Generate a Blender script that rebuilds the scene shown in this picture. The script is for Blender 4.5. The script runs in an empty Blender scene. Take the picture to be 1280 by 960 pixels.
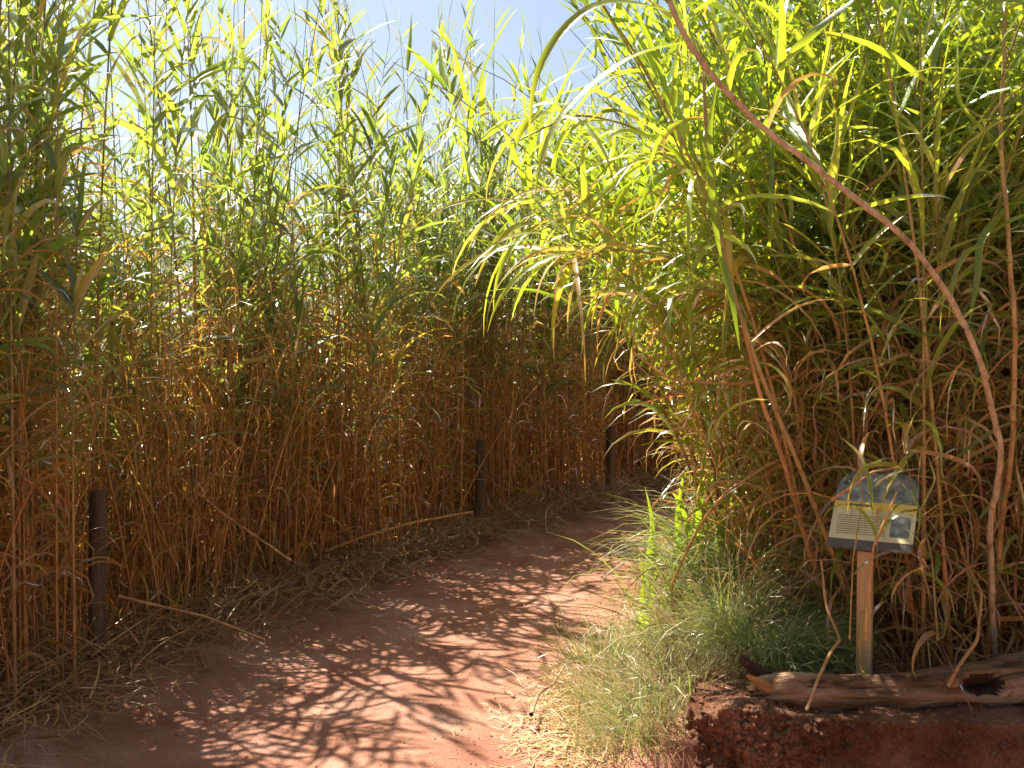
import bpy, math
import numpy as np
from mathutils import Vector, Matrix, noise
R = math.radians
rng = np.random.default_rng(11)
scene = bpy.context.scene
C = scene.collection

# ------------------------------------------------------------------ camera, sky, sun, exposure
CAM_H, PITCH, F = 1.6, R(2.0), 1256.0
cam_data = bpy.data.cameras.new('camera')
cam_data.sensor_width = 36.0
cam_data.lens = 36.0 * F / 1280.0
cam_data.clip_start, cam_data.clip_end = 0.05, 3000.0
cam = bpy.data.objects.new('camera', cam_data)
cam.location = (0, 0, CAM_H)
cam.rotation_euler = (R(90) - PITCH, 0, 0)
C.objects.link(cam)
scene.camera = cam

SUN_EL, SUN_AZ = R(59), R(-42)          # azimuth measured from +Y towards +X
world = bpy.data.worlds.new('World')
scene.world = world
world.use_nodes = True
nt = world.node_tree
bg = nt.nodes['Background']
sky = nt.nodes.new('ShaderNodeTexSky')
sky.sky_type = 'NISHITA'
sky.sun_disc = False
sky.sun_elevation = SUN_EL
sky.sun_rotation = SUN_AZ
sky.dust_density = 2.6
sky.air_density = 1.0
nt.links.new(sky.outputs['Color'], bg.inputs['Color'])
bg.inputs['Strength'].default_value = 0.055
sun_data = bpy.data.lights.new('sun', 'SUN')
sun_data.energy = 5.0
sun_data.angle = R(0.53)
sun_data.color = (1.0, 0.91, 0.76)
sun = bpy.data.objects.new('sun', sun_data)
sd = Vector((math.sin(SUN_AZ) * math.cos(SUN_EL), math.cos(SUN_AZ) * math.cos(SUN_EL), math.sin(SUN_EL)))
sun.rotation_euler = sd.to_track_quat('Z', 'Y').to_euler()
sun.location = sd * 30
C.objects.link(sun)
scene.view_settings.view_transform = 'Standard'
scene.view_settings.look = 'None'
scene.view_settings.gamma = 1.0
scene.view_settings.exposure = 1.68
scene.render.engine = 'CYCLES'
scene.cycles.max_bounces = 8
scene.cycles.diffuse_bounces = 4
scene.cycles.transmission_bounces = 6
scene.cycles.glossy_bounces = 2
scene.cycles.use_denoising = True

def at(x, y, d):
    """world point on the ray of photo pixel (x, y) at distance d along +Y"""
    dx, dy = (x - 640) / F, (480 - y) / F
    v = np.array([dx, math.cos(PITCH) + dy * math.sin(PITCH), -math.sin(PITCH) + dy * math.cos(PITCH)])
    v = v * (d / v[1])
    return np.array([v[0], v[1], CAM_H + v[2]])

# ------------------------------------------------------------------ terrain shape
def sm(a, b, x):
    t = np.clip((x - a) / (b - a), 0, 1)
    return t * t * (3 - 2 * t)

HEDGE = np.array([(-3.3, 1.0), (-2.55, 3.0), (-2.12, 4.5), (-1.9, 5.4), (-0.22, 8.75), (1.1, 10.8), (2.7, 12.0), (5.0, 12.6), (9.0, 13.0)])
EDGE_L = np.array([(-2.3, 0.5), (-1.72, 3.7), (-1.14, 5.5), (-0.45, 7.1), (0.4, 8.9), (1.45, 10.0), (3.0, 10.9), (5.2, 11.4), (9.0, 11.8)])
EDGE_R = np.array([(0.62, 0.5), (0.08, 3.75), (0.42, 5.5), (1.02, 7.9), (1.5, 8.7), (2.3, 9.2), (3.6, 9.6), (5.6, 9.9), (9.0, 10.2)])
H_BANK, Y_FACE = 0.32, 3.42

def terrain(x, y):
    x = np.asarray(x, float); y = np.asarray(y, float)
    xb = np.interp(y, [0.5, 3.75, 5.5, 7.9, 8.7, 9.2], [0.62, 0.08, 0.42, 1.02, 1.5, 2.3])
    rise = sm(0.12, 0.85, x - xb) * sm(Y_FACE + 0.06, Y_FACE + 0.22, y) * (1 - sm(8.6, 9.3, y))
    cut = sm(0.2, 0.75, x - 0.1)
    z = H_BANK * rise
    # gentle litter berm under the reed edge
    hx = np.interp(y, [p[1] for p in HEDGE], [p[0] for p in HEDGE])
    z = z + 0.07 * sm(0.75, 0.1, x - hx) * (y < 12.6)
    z = z + 0.012 * np.sin(x * 2.3 + 1.0) * np.sin(y * 1.7 + .4) + 0.006 * np.sin(x * 7 + y * 3) * np.sin(y * 5.1 - x * 2)
    return z

# ------------------------------------------------------------------ node helpers
def new_mat(name):
    m = bpy.data.materials.new(name)
    m.use_nodes = True
    m.node_tree.nodes.clear()
    out = m.node_tree.nodes.new('ShaderNodeOutputMaterial')
    return m, m.node_tree, out

def N(t, kind, **kw):
    n = t.nodes.new(kind)
    for k, v in kw.items():
        if k.startswith('i_'):
            n.inputs[k[2:].replace('_', ' ')].default_value = v
        else:
            setattr(n, k, v)
    return n

def ramp(t, src, stops):
    r = t.nodes.new('ShaderNodeValToRGB')
    e = r.color_ramp.elements
    while len(e) < len(stops): e.new(0.5)
    for k, (p, c) in enumerate(stops):
        e[k].position = p
        e[k].color = (*c, 1)
    t.links.new(src, r.inputs['Fac'])
    return r.outputs['Color']

def leaf_material(name, diff, tran, gloss=0.10, tmix=0.56, rough=0.38):
    m, t, out = new_mat(name)
    L = t.links.new
    a = N(t, 'ShaderNodeAttribute', attribute_name='dry')
    v = N(t, 'ShaderNodeAttribute', attribute_name='var')
    al = N(t, 'ShaderNodeAttribute', attribute_name='along')
    g = N(t, 'ShaderNodeNewGeometry')
    mp = N(t, 'ShaderNodeMapping'); mp.inputs['Scale'].default_value = (14, 14, 3)
    L(g.outputs['Position'], mp.inputs['Vector'])
    ns = N(t, 'ShaderNodeTexNoise', i_Scale=1.0, i_Detail=3.0)
    L(mp.outputs['Vector'], ns.inputs['Vector'])
    add = N(t, 'ShaderNodeMath', operation='MULTIPLY_ADD')       # dry + (noise-.5)*.35
    add.inputs[1].default_value = 0.30; add.inputs[2].default_value = -0.15
    L(ns.outputs['Fac'], add.inputs[0])
    ad2 = N(t, 'ShaderNodeMath', operation='ADD', use_clamp=True)
    L(add.outputs[0], ad2.inputs[0]); L(a.outputs['Fac'], ad2.inputs[1])
    cd = ramp(t, ad2.outputs[0], diff)
    ct = ramp(t, ad2.outputs[0], tran)
    outs = []
    for c in (cd, ct):
        h = N(t, 'ShaderNodeHueSaturation')
        mr = N(t, 'ShaderNodeMapRange'); mr.inputs['To Min'].default_value = 0.6; mr.inputs['To Max'].default_value = 1.35
        L(v.outputs['Fac'], mr.inputs['Value']); L(mr.outputs[0], h.inputs['Value'])
        mh = N(t, 'ShaderNodeMapRange'); mh.inputs['To Min'].default_value = 0.485; mh.inputs['To Max'].default_value = 0.512
        L(ns.outputs['Fac'], mh.inputs['Value']); L(mh.outputs[0], h.inputs['Hue'])
        L(c, h.inputs['Color']); outs.append(h.outputs['Color'])
    d = N(t, 'ShaderNodeBsdfDiffuse'); L(outs[0], d.inputs['Color'])
    tr = N(t, 'ShaderNodeBsdfTranslucent'); L(outs[1], tr.inputs['Color'])
    mx = N(t, 'ShaderNodeMixShader'); mx.inputs[0].default_value = tmix
    L(d.outputs[0], mx.inputs[1]); L(tr.outputs[0], mx.inputs[2])
    gl = N(t, 'ShaderNodeBsdfGlossy', i_Roughness=rough); gl.inputs['Color'].default_value = (1, 1, 1, 1)
    fr = N(t, 'ShaderNodeFresnel', i_IOR=1.42)
    fm = N(t, 'ShaderNodeMath', operation='MULTIPLY_ADD'); fm.inputs[1].default_value = 0.55; fm.inputs[2].default_value = gloss * 0.2
    L(fr.outputs[0], fm.inputs[0])
    m2 = N(t, 'ShaderNodeMixShader'); L(fm.outputs[0], m2.inputs[0]); L(mx.outputs[0], m2.inputs[1]); L(gl.outputs[0], m2.inputs[2])
    # lengthwise ribs
    wv = N(t, 'ShaderNodeTexNoise', i_Scale=60.0, i_Detail=1.0)
    L(g.outputs['Position'], wv.inputs['Vector'])
    b = N(t, 'ShaderNodeBump', i_Strength=0.12, i_Distance=0.01)
    L(wv.outputs['Fac'], b.inputs['Height'])
    for s in (d, gl): L(b.outputs[0], s.inputs['Normal'])
    L(m2.outputs[0], out.inputs['Surface'])
    return m

M = {}
GREEN_D, YEL_D, TAN_D, RUST_D = (0.085, 0.150, 0.050), (0.24, 0.22, 0.05), (0.54, 0.31, 0.09), (0.46, 0.20, 0.045)
GREEN_T, YEL_T, TAN_T, RUST_T = (0.33, 0.50, 0.06), (0.68, 0.56, 0.06), (0.80, 0.44, 0.10), (0.78, 0.36, 0.06)
M['reed_leaf'] = leaf_material('reed_leaf', [(0, GREEN_D), (.4, (0.12, 0.17, 0.05)), (.6, YEL_D), (.75, TAN_D), (1, RUST_D)],
                               [(0, GREEN_T), (.4, (0.38, 0.46, 0.05)), (.6, YEL_T), (.75, TAN_T), (1, RUST_T)], rough=0.42, tmix=0.62)
M['bank_leaf'] = leaf_material('bank_leaf', [(0, (0.10, 0.20, 0.035)), (.4, (0.16, 0.24, 0.04)), (.6, (0.28, 0.27, 0.06)), (.75, (0.50, 0.34, 0.17)), (1, (0.38, 0.19, 0.08))],
                               [(0, (0.40, 0.60, 0.025)), (.4, (0.58, 0.66, 0.03)), (.6, (0.76, 0.62, 0.06)), (.75, (0.78, 0.44, 0.12)), (1, (0.66, 0.28, 0.06))], rough=0.32)
M['grass_blade'] = leaf_material('grass_blade', [(0, (0.13, 0.20, 0.07)), (.4, (0.18, 0.23, 0.08)), (.6, (0.30, 0.27, 0.10)), (.75, (0.50, 0.38, 0.20)), (1, (0.42, 0.25, 0.12))],
                                 [(0, (0.38, 0.54, 0.09)), (.4, (0.50, 0.54, 0.09)), (.6, (0.5, 0.44, 0.14)), (.75, (0.55, 0.4, 0.2)), (1, (0.45, 0.24, 0.1))], rough=0.45, tmix=0.4)
M['straw'] = leaf_material('straw', [(0, (0.28, 0.20, 0.08)), (.4, (0.50, 0.32, 0.12)), (.6, (0.56, 0.36, 0.15)), (.75, (0.42, 0.21, 0.075)), (1, (0.22, 0.10, 0.04))],
                           [(0, (0.3, 0.25, 0.1)), (.4, (0.5, 0.36, 0.16)), (.6, (0.55, 0.4, 0.2)), (.75, (0.5, 0.28, 0.1)), (1, (0.3, 0.13, 0.05))], rough=0.5, tmix=0.25)

def stalk_material():
    m, t, out = new_mat('cane')
    L = t.links.new
    a = N(t, 'ShaderNodeAttribute', attribute_name='dry')
    v = N(t, 'ShaderNodeAttribute', attribute_name='var')
    al = N(t, 'ShaderNodeAttribute', attribute_name='along')
    g = N(t, 'ShaderNodeNewGeometry')
    ns = N(t, 'ShaderNodeTexNoise', i_Scale=9.0, i_Detail=4.0); L(g.outputs['Position'], ns.inputs['Vector'])
    base = ramp(t, a.outputs['Fac'], [(0, (0.16, 0.22, 0.06)), (.45, (0.40, 0.34, 0.14)), (.7, (0.58, 0.36, 0.15)), (1, (0.50, 0.24, 0.08))])
    mo = N(t, 'ShaderNodeMath', operation='FRACT'); mm = N(t, 'ShaderNodeMath', operation='MULTIPLY'); mm.inputs[1].default_value = 1 / 0.19
    nw = N(t, 'ShaderNodeTexNoise', i_Scale=1.6, i_Detail=1.0); L(g.outputs['Position'], nw.inputs['Vector'])
    nm = N(t, 'ShaderNodeMath', operation='MULTIPLY_ADD'); nm.inputs[1].default_value = 0.55
    L(nw.outputs['Fac'], nm.inputs[0]); L(al.outputs['Fac'], nm.inputs[2])
    L(nm.outputs[0], mm.inputs[0]); L(mm.outputs[0], mo.inputs[0])
    node = ramp(t, mo.outputs[0], [(0, (0.6, 0.48, 0.38)), (0.025, (0.65, 0.5, 0.4)), (0.05, (1.15, 1.12, 1.08)), (0.2, (1, 1, 1)), (0.9, (0.92, 0.92, 0.92))])
    mul = N(t, 'ShaderNodeMixRGB', blend_type='MULTIPLY'); mul.inputs[0].default_value = 0.9
    L(base, mul.inputs[1]); L(node, mul.inputs[2])
    mul2 = N(t, 'ShaderNodeMixRGB', blend_type='MULTIPLY'); mul2.inputs[0].default_value = 0.7
    L(mul.outputs[0], mul2.inputs[1]); L(ramp(t, ns.outputs['Fac'], [(0.3, (0.5, 0.42, 0.38)), (0.6, (1.15, 1.1, 1.05))]), mul2.inputs[2])
    h = N(t, 'ShaderNodeHueSaturation')
    mr = N(t, 'ShaderNodeMapRange'); mr.inputs['To Min'].default_value = 0.65; mr.inputs['To Max'].default_value = 1.3
    L(v.outputs['Fac'], mr.inputs['Value']); L(mr.outputs[0], h.inputs['Value']); L(mul2.outputs[0], h.inputs['Color'])
    p = N(t, 'ShaderNodeBsdfPrincipled', i_Roughness=0.42)
    L(h.outputs[0], p.inputs['Base Color'])
    tr = N(t, 'ShaderNodeBsdfTranslucent'); L(h.outputs[0], tr.inputs['Color'])
    mx = N(t, 'ShaderNodeMixShader'); mx.inputs[0].default_value = 0.22
    L(p.outputs[0], mx.inputs[1]); L(tr.outputs[0], mx.inputs[2]); L(mx.outputs[0], out.inputs['Surface'])
    return m
M['cane'] = stalk_material()

def rough_material(name, stops, scale, bump, bump_scale, rough=0.95, stretch=(1, 1, 1), coord='Object', fine=None, dist=0.02):
    m, t, out = new_mat(name)
    L = t.links.new
    tc = N(t, 'ShaderNodeTexCoord')
    mp = N(t, 'ShaderNodeMapping'); mp.inputs['Scale'].default_value = stretch
    L(tc.outputs[coord], mp.inputs['Vector'])
    n1 = N(t, 'ShaderNodeTexNoise', i_Scale=scale, i_Detail=8.0, i_Roughness=0.6); L(mp.outputs[0], n1.inputs['Vector'])
    col = ramp(t, n1.outputs['Fac'], stops)
    n2 = N(t, 'ShaderNodeTexNoise', i_Scale=bump_scale, i_Detail=6.0, i_Roughness=0.7); L(mp.outputs[0], n2.inputs['Vector'])
    if fine:
        vo = N(t, 'ShaderNodeTexVoronoi', i_Scale=fine); L(mp.outputs[0], vo.inputs['Vector'])
        sp = ramp(t, vo.outputs['Color'], [(0.0, (0.72, 0.7, 0.68)), (0.5, (1, 1, 1)), (1.0, (1.25, 1.22, 1.2))])
        mu = N(t, 'ShaderNodeMixRGB', blend_type='MULTIPLY'); mu.inputs[0].default_value = 0.8
        L(col, mu.inputs[1]); L(sp, mu.inputs[2]); col = mu.outputs[0]
    b = N(t, 'ShaderNodeBump', i_Strength=bump, i_Distance=dist); L(n2.outputs['Fac'], b.inputs['Height'])
    p = N(t, 'ShaderNodeBsdfPrincipled', i_Roughness=rough)
    p.inputs['Specular IOR Level'].default_value = 0.25
    L(col, p.inputs['Base Color']); L(b.outputs[0], p.inputs['Normal']); L(p.outputs[0], out.inputs['Surface'])
    return m

M['path'] = rough_material('path_earth', [(0.3, (0.27, 0.11, 0.072)), (0.5, (0.36, 0.17, 0.115)), (0.7, (0.46, 0.26, 0.20))], 2.2, 0.9, 70, fine=170, dist=0.015)
M['bare_cane'] = rough_material('bare_cane', [(0.32, (0.24, 0.16, 0.09)), (0.46, (0.48, 0.37, 0.23)), (0.7, (0.62, 0.52, 0.36))], 26.0, 0.8, 60, rough=0.55, stretch=(1, 1, .35), fine=90)
M['soil'] = rough_material('red_soil', [(0.3, (0.26, 0.12, 0.08)), (0.5, (0.34, 0.175, 0.125)), (0.7, (0.43, 0.25, 0.19))], 3.0, 0.9, 40, fine=60, dist=0.03)
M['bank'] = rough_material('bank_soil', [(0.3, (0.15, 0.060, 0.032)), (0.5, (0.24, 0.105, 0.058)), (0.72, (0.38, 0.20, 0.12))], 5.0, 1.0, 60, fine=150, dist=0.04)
M['log'] = rough_material('log_bark', [(0.34, (0.05, 0.024, 0.014)), (0.46, (0.20, 0.11, 0.06)), (0.56, (0.34, 0.20, 0.12)), (0.68, (0.50, 0.34, 0.22))], 11.0, 1.0, 34, stretch=(0.2, 1, 1), rough=0.85, dist=.03, fine=60)
M['heart'] = rough_material('broken_wood', [(0.3, (0.16, 0.07, 0.025)), (0.5, (0.38, 0.18, 0.07)), (0.7, (0.5, 0.28, 0.12))], 14.0, 1.0, 40, stretch=(0.2, 1, 1), rough=0.8)
M['rot_and_shade'] = rough_material('rotten_wood_and_shade', [(0.3, (0.03, 0.015, 0.01)), (0.7, (0.10, 0.05, 0.03))], 14.0, 1.0, 40, rough=0.95)
M['post'] = rough_material('weathered_post', [(0.3, (0.05, 0.035, 0.025)), (0.5, (0.12, 0.085, 0.06)), (0.7, (0.22, 0.16, 0.12))], 12.0, 0.8, 40, stretch=(1, 1, 0.08), rough=0.9)
M['stake'] = rough_material('sign_timber', [(0.3, (0.34, 0.22, 0.10)), (0.5, (0.46, 0.32, 0.16)), (0.7, (0.55, 0.40, 0.22))], 14.0, 0.5, 50, stretch=(1, 1, 0.07), rough=0.7)
M['twig'] = rough_material('twig_bark', [(0.3, (0.24, 0.14, 0.09)), (0.6, (0.44, 0.30, 0.20))], 30.0, 0.7, 60, rough=0.9)
M['board'] = rough_material('sign_board', [(0.3, (0.07, 0.065, 0.06)), (0.7, (0.12, 0.11, 0.10))], 20.0, 0.05, 40, rough=0.35)
M['cream'] = rough_material('sign_cream', [(0.3, (0.50, 0.48, 0.27)), (0.7, (0.62, 0.59, 0.35))], 9.0, 0.03, 40, rough=0.35)
M['yellow'] = rough_material('sign_yellow', [(0.3, (0.62, 0.47, 0.08)), (0.7, (0.70, 0.55, 0.12))], 9.0, 0.03, 40, rough=0.35)
M['photo'] = rough_material('sign_picture', [(0.30, (0.05, 0.07, 0.05)), (0.45, (0.13, 0.16, 0.15)), (0.55, (0.22, 0.25, 0.25)), (0.70, (0.45, 0.48, 0.45))], 24.0, 0.03, 40, rough=0.3)
M['ink'] = rough_material('sign_ink', [(0.3, (0.06, 0.06, 0.05)), (0.7, (0.10, 0.09, 0.06))], 20.0, 0.02, 40, rough=0.5)

# ------------------------------------------------------------------ mesh accumulators (numpy)
class Acc:
    def __init__(s):
        s.v, s.f, s.d, s.r, s.a, s.n = [], [], [], [], [], 0
    def add(s, v, f, d, r, a):
        s.v.append(v); s.f.append(f + s.n); s.d.append(d); s.r.append(r); s.a.append(a); s.n += len(v)
    def mesh(s, name, mat):
        me = bpy.data.meshes.new(name)
        if not s.v: return me
        v = np.concatenate(s.v).astype(np.float32); f = np.concatenate(s.f).astype(np.int32)
        me.vertices.add(len(v)); me.vertices.foreach_set('co', v.ravel())
        me.loops.add(f.size); me.loops.foreach_set('vertex_index', f.ravel())
        me.polygons.add(len(f)); me.polygons.foreach_set('loop_start', np.arange(0, f.size, 4, dtype=np.int32))
        me.polygons.foreach_set('use_smooth', np.ones(len(f), dtype=bool))
        me.materials.append(mat)
        for nm, arr in (('dry', s.d), ('var', s.r), ('along', s.a)):
            at_ = me.attributes.new(nm, 'FLOAT', 'POINT')
            at_.data.foreach_set('value', np.concatenate(arr).astype(np.float32))
        me.update(calc_edges=True)
        return me
    def obj(s, name, mat, parent=None):
        o = bpy.data.objects.new(name, s.mesh(name, mat)); C.objects.link(o)
        if parent: o.parent = parent
        return o

def centerline(P, az, el, droop, L, curl, n, p=1.5):
    """(N,n+1,3) points of curved strands; az from +Y towards +X, el above horizontal"""
    t = (np.arange(n) + .5) / n
    E = el[:, None] - droop[:, None] * t[None] ** p
    A = az[:, None] + curl[:, None] * t[None]
    D = np.stack([np.cos(E) * np.sin(A), np.cos(E) * np.cos(A), np.sin(E)], -1)
    pts = np.concatenate([np.zeros((len(P), 1, 3)), np.cumsum(D * (L[:, None, None] / n), 1)], 1) + P[:, None]
    return pts

def frames(pts):
    T = np.empty_like(pts)
    T[:, 1:-1] = pts[:, 2:] - pts[:, :-2]; T[:, 0] = pts[:, 1] - pts[:, 0]; T[:, -1] = pts[:, -1] - pts[:, -2]
    T /= np.linalg.norm(T, axis=-1, keepdims=True) + 1e-9
    return T

def add_ribbons(acc, pts, W, az, roll, dry, var, fold=True, base_w=0.5):
    n = pts.shape[1] - 1; Nn = len(pts)
    if Nn == 0: return
    T = frames(pts)
    side = np.stack([np.cos(az), -np.sin(az), np.zeros_like(az)], -1)[:, None] * np.ones((1, n + 1, 1))
    side = side - T * (side * T).sum(-1, keepdims=True)
    side /= np.linalg.norm(side, axis=-1, keepdims=True) + 1e-9
    nor = np.cross(side, T)
    t = np.linspace(0, 1, n + 1)[None]
    ro = (roll[:, None] * (0.3 + t))[..., None]
    S = side * np.cos(ro) + nor * np.sin(ro); Q = nor * np.cos(ro) - side * np.sin(ro)
    w = (np.minimum(1, base_w + t * 3.2) * (1 - t ** 2.4) + 0.02) * W[:, None] * 0.5
    w = w[..., None]
    if fold:
        V = np.stack([pts - S * w + Q * w * 0.35, pts, pts + S * w + Q * w * 0.35], 2); K = 3
    else:
        V = np.stack([pts - S * w, pts + S * w], 2); K = 2
    idx = np.arange(Nn * (n + 1) * K).reshape(Nn, n + 1, K)
    f = np.stack([idx[:, :-1, :-1], idx[:, :-1, 1:], idx[:, 1:, 1:], idx[:, 1:, :-1]], -1).reshape(-1, 4)
    tt = np.broadcast_to(np.linspace(0, 1, n + 1)[None, :, None], idx.shape)
    d = dry[:, None, None] + 0.22 * (tt ** 4) * (dry[:, None, None] < .6) + tt * 0
    acc.add(V.reshape(-1, 3), f, d.ravel(), np.broadcast_to(var[:, None, None], idx.shape).ravel(), tt.ravel())

def add_tubes(acc, pts, r0, r1, K, dryA, dryB, var, along, rmod=None):
    """tubes; dry goes dryA (base) to dryB (tip)"""
    n = pts.shape[1] - 1; Nn = len(pts)
    T = frames(pts)
    ref = np.where(np.abs(T[..., 2:3]) > .8, np.array([0, 1., 0]), np.array([0, 0, 1.]))
    A = np.cross(T, ref); A /= np.linalg.norm(A, axis=-1, keepdims=True) + 1e-9
    B = np.cross(T, A)
    t = np.linspace(0, 1, n + 1)[None]
    r = (r0[:, None] * (1 - t) + r1[:, None] * t)[..., None, None]
    if rmod is not None: r = r * rmod[..., None, None]
    ang = np.arange(K) / K * 2 * np.pi
    V = pts[:, :, None] + r * (A[:, :, None] * np.cos(ang)[:, None] + B[:, :, None] * np.sin(ang)[:, None])
    idx = np.arange(Nn * (n + 1) * K).reshape(Nn, n + 1, K); nx = np.roll(idx, -1, 2)
    f = np.stack([idx[:, :-1], nx[:, :-1], nx[:, 1:], idx[:, 1:]], -1).reshape(-1, 4)
    tt = np.broadcast_to(t[..., None], idx.shape)
    d = dryA[:, None, None] * (1 - tt) + dryB[:, None, None] * tt
    acc.add(V.reshape(-1, 3), f, d.ravel(), np.broadcast_to(var[:, None, None], idx.shape).ravel(), (tt * along[:, None, None]).ravel())

def U(a, b, n): return rng.uniform(a, b, n)

# style: the tall upright reeds of the left edge / the arching cane grass of the right bank
def grow(P, H, az, tilt, bend, style, stalk, green, dryl, dense=1.0, fold=True, nseg=5):
    Nn = len(P)
    n = 12
    c = centerline(P, az, math.pi / 2 - tilt, bend, H, U(-.3, .3, Nn), n, 1.8)
    rvar = U(0, 1, Nn)
    big = style == 'reed'
    r0 = U(.005, .010, Nn) if big else U(.006, .011, Nn)
    add_tubes(stalk, c, r0, r0 * .22, 5, U(.72, 1.0, Nn), U(.05, .3, Nn), rvar, H)
    def leaves(m, s0, s1, el, dr, Ln, Wd, dryr, acc, greenish, jit=.5, cur=.5, roll=.8):
        m = max(1, int(m * dense))
        s = np.sort(rng.uniform(s0, s1, (Nn, m)), 1)
        q = s * n; i = np.minimum(q.astype(int), n - 1); fr = (q - i)[..., None]
        ar = np.arange(Nn)[:, None]
        p = c[ar, i] * (1 - fr) + c[ar, i + 1] * fr
        T = c[ar, i + 1] - c[ar, i]
        plane = U(0, math.pi, Nn)[:, None]
        a = plane + math.pi * (np.arange(m) % 2)[None] + rng.normal(0, jit, (Nn, m))
        E = rng.uniform(*el, (Nn, m))
        k = s.ravel()
        LL = rng.uniform(*Ln, (Nn, m)).ravel(); 
        if greenish: LL = LL * (1.15 - .65 * np.clip((k - .7) / .3, 0, 1))
        WW = rng.uniform(*Wd, (Nn, m)).ravel()
        D = rng.uniform(*dr, (Nn, m)).ravel()
        if greenish: D = D * np.clip(1.25 - (k - s0) / (s1 - s0), 0.15, 1)
        pts = centerline(p.reshape(-1, 3), a.ravel(), E.ravel(), D, LL, rng.normal(0, cur, Nn * m), nseg, 1.4)
        dv = rng.uniform(*dryr, (Nn, m)).ravel()
        if greenish: dv = np.clip(dv + .75 * np.clip((s0 + .22 - k) / .3, 0, 1) * rng.random(len(dv)), 0, 1)
        add_ribbons(acc, pts, WW, a.ravel(), rng.normal(0, roll, Nn * m), dv, np.clip(np.repeat(rvar, m) * .4 + rng.random(Nn * m) * .6, 0, 1), fold)
    if big:
        leaves(8, .48, .80, (.6, 1.15), (.8, 2.2), (.30, .52), (.024, .046), (0, .3), green, True, .35)
        leaves(11, .74, .99, (.75, 1.2), (.1, .9), (.25, .48), (.018, .036), (0, .22), green, True, .22, .15, .5)
        m = rng.random(Nn) < .25
        leaves(4, .25, .55, (.4, 1.1), (1.0, 2.6), (.25, .5), (.014, .026), (.05, .6), green, True)
        leaves(12, .03, .62, (.2, 1.45), (1.6, 3.3), (.18, .48), (.007, .019), (.64, 1.0), dryl, False, .9, .9, 1.8)
        # the pointed spear of rolled young leaves at the tip
        tip = c[:, -1]
        for k in range(2):
            pts = centerline(tip, U(0, 6.28, Nn), U(1.25, 1.5, Nn), U(0, .25, Nn), U(.15, .35, Nn), U(-.1, .1, Nn), 3)
            add_ribbons(green, pts, U(.007, .014, Nn), U(0, 3, Nn), U(-.5, .5, Nn), U(0, .3, Nn), rvar, False)
    else:
        leaves(11, .22, .70, (.3, 1.25), (.6, 2.4), (.22, .55), (.014, .030), (0, .5), green, True, .9, .6, 1.0)
        leaves(13, .58, .99, (.6, 1.35), (.2, 1.7), (.28, .70), (.015, .033), (0, .3), green, True, .9, .5, 1.0)
        leaves(8, .05, .60, (-.4, 1.2), (.8, 3.4), (.25, .6), (.008, .022), (.66, 1.0), dryl, False, 1.4, 1.3, 1.8)

def empty(name, loc, label, cat, group=None):
    o = bpy.data.objects.new(name, None); C.objects.link(o)
    o.location = loc; o.empty_display_size = .1
    tag(o, label, cat, group)
    return o

def tag(o, label=None, cat=None, group=None, kind=None):
    if label: o['label'] = label
    if cat: o['category'] = cat
    if group: o['group'] = group
    if kind: o['kind'] = kind
    return o

def simple(name, verts, faces, mat, parent=None, smooth=True):
    me = bpy.data.meshes.new(name)
    me.from_pydata([tuple(v) for v in verts], [], faces)
    me.materials.append(mat)
    if smooth: me.polygons.foreach_set('use_smooth', [True] * len(me.polygons))
    me.update()
    o = bpy.data.objects.new(name, me); C.objects.link(o)
    if parent: o.parent = parent
    return o

# ------------------------------------------------------------------ ground and path
def axis(lo, hi, step, far):
    a = list(np.arange(lo, hi, step)); s = step; x = hi
    up = []
    while x < far: up.append(x); s *= 1.35; x += s
    up.append(far)
    s = step; x = lo; dn = []
    while x > -far: s *= 1.35; x -= s; dn.append(max(x, -far))
    return np.array(dn[::-1] + a + up)
gx, gy = axis(-3.5, 4.5, .05, 900), axis(0.5, 13.5, .05, 900)
X, Y = np.meshgrid(gx, gy)
Z = terrain(X, Y)
nx_ = len(gx)
idx = np.arange(X.size).reshape(X.shape)
F4 = np.stack([idx[:-1, :-1], idx[:-1, 1:], idx[1:, 1:], idx[1:, :-1]], -1).reshape(-1, 4)
g = simple('ground', np.stack([X, Y, Z], -1).reshape(-1, 3), F4.tolist(), M['path'])
tag(g, 'bare red soil under the reeds and along the path', kind='structure')

def resample(poly, n):
    d = np.r_[0, np.cumsum(np.hypot(*np.diff(poly, axis=0).T))]
    s = np.linspace(0, d[-1], n)
    return np.stack([np.interp(s, d, poly[:, 0]), np.interp(s, d, poly[:, 1])], -1)
def smooth2(p, it=12):
    p = p.copy()
    for _ in range(it): p[1:-1] = (p[:-2] + 2 * p[1:-1] + p[2:]) / 4
    return p
a = smooth2(resample(EDGE_L, 260)); b = smooth2(resample(EDGE_R, 260))
b[:, 0] += .08
jit = np.array([noise.noise(Vector((k * .09, 3.1, 0))) * .06 + noise.noise(Vector((k * .4, 1.1, 0))) * .02 for k in range(260)])
a[:, 0] += jit; b[:, 0] += jit[::-1]
m = 60
u = np.linspace(0, 1, m)[None, :, None]
pp = a[:, None] * (1 - u) + b[:, None] * u
pz = terrain(pp[..., 0], pp[..., 1]) + .004 + .006 * np.sin(u[..., 0] * math.pi)
i2 = np.arange(260 * m).reshape(260, m)
F4 = np.stack([i2[:-1, :-1], i2[:-1, 1:], i2[1:, 1:], i2[1:, :-1]], -1).reshape(-1, 4)
p_ = simple('path', np.concatenate([pp, pz[..., None]], -1).reshape(-1, 3), F4.tolist(), M['path'])
tag(p_, 'compacted red earth footpath dappled with reed shadows', kind='structure')

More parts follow.
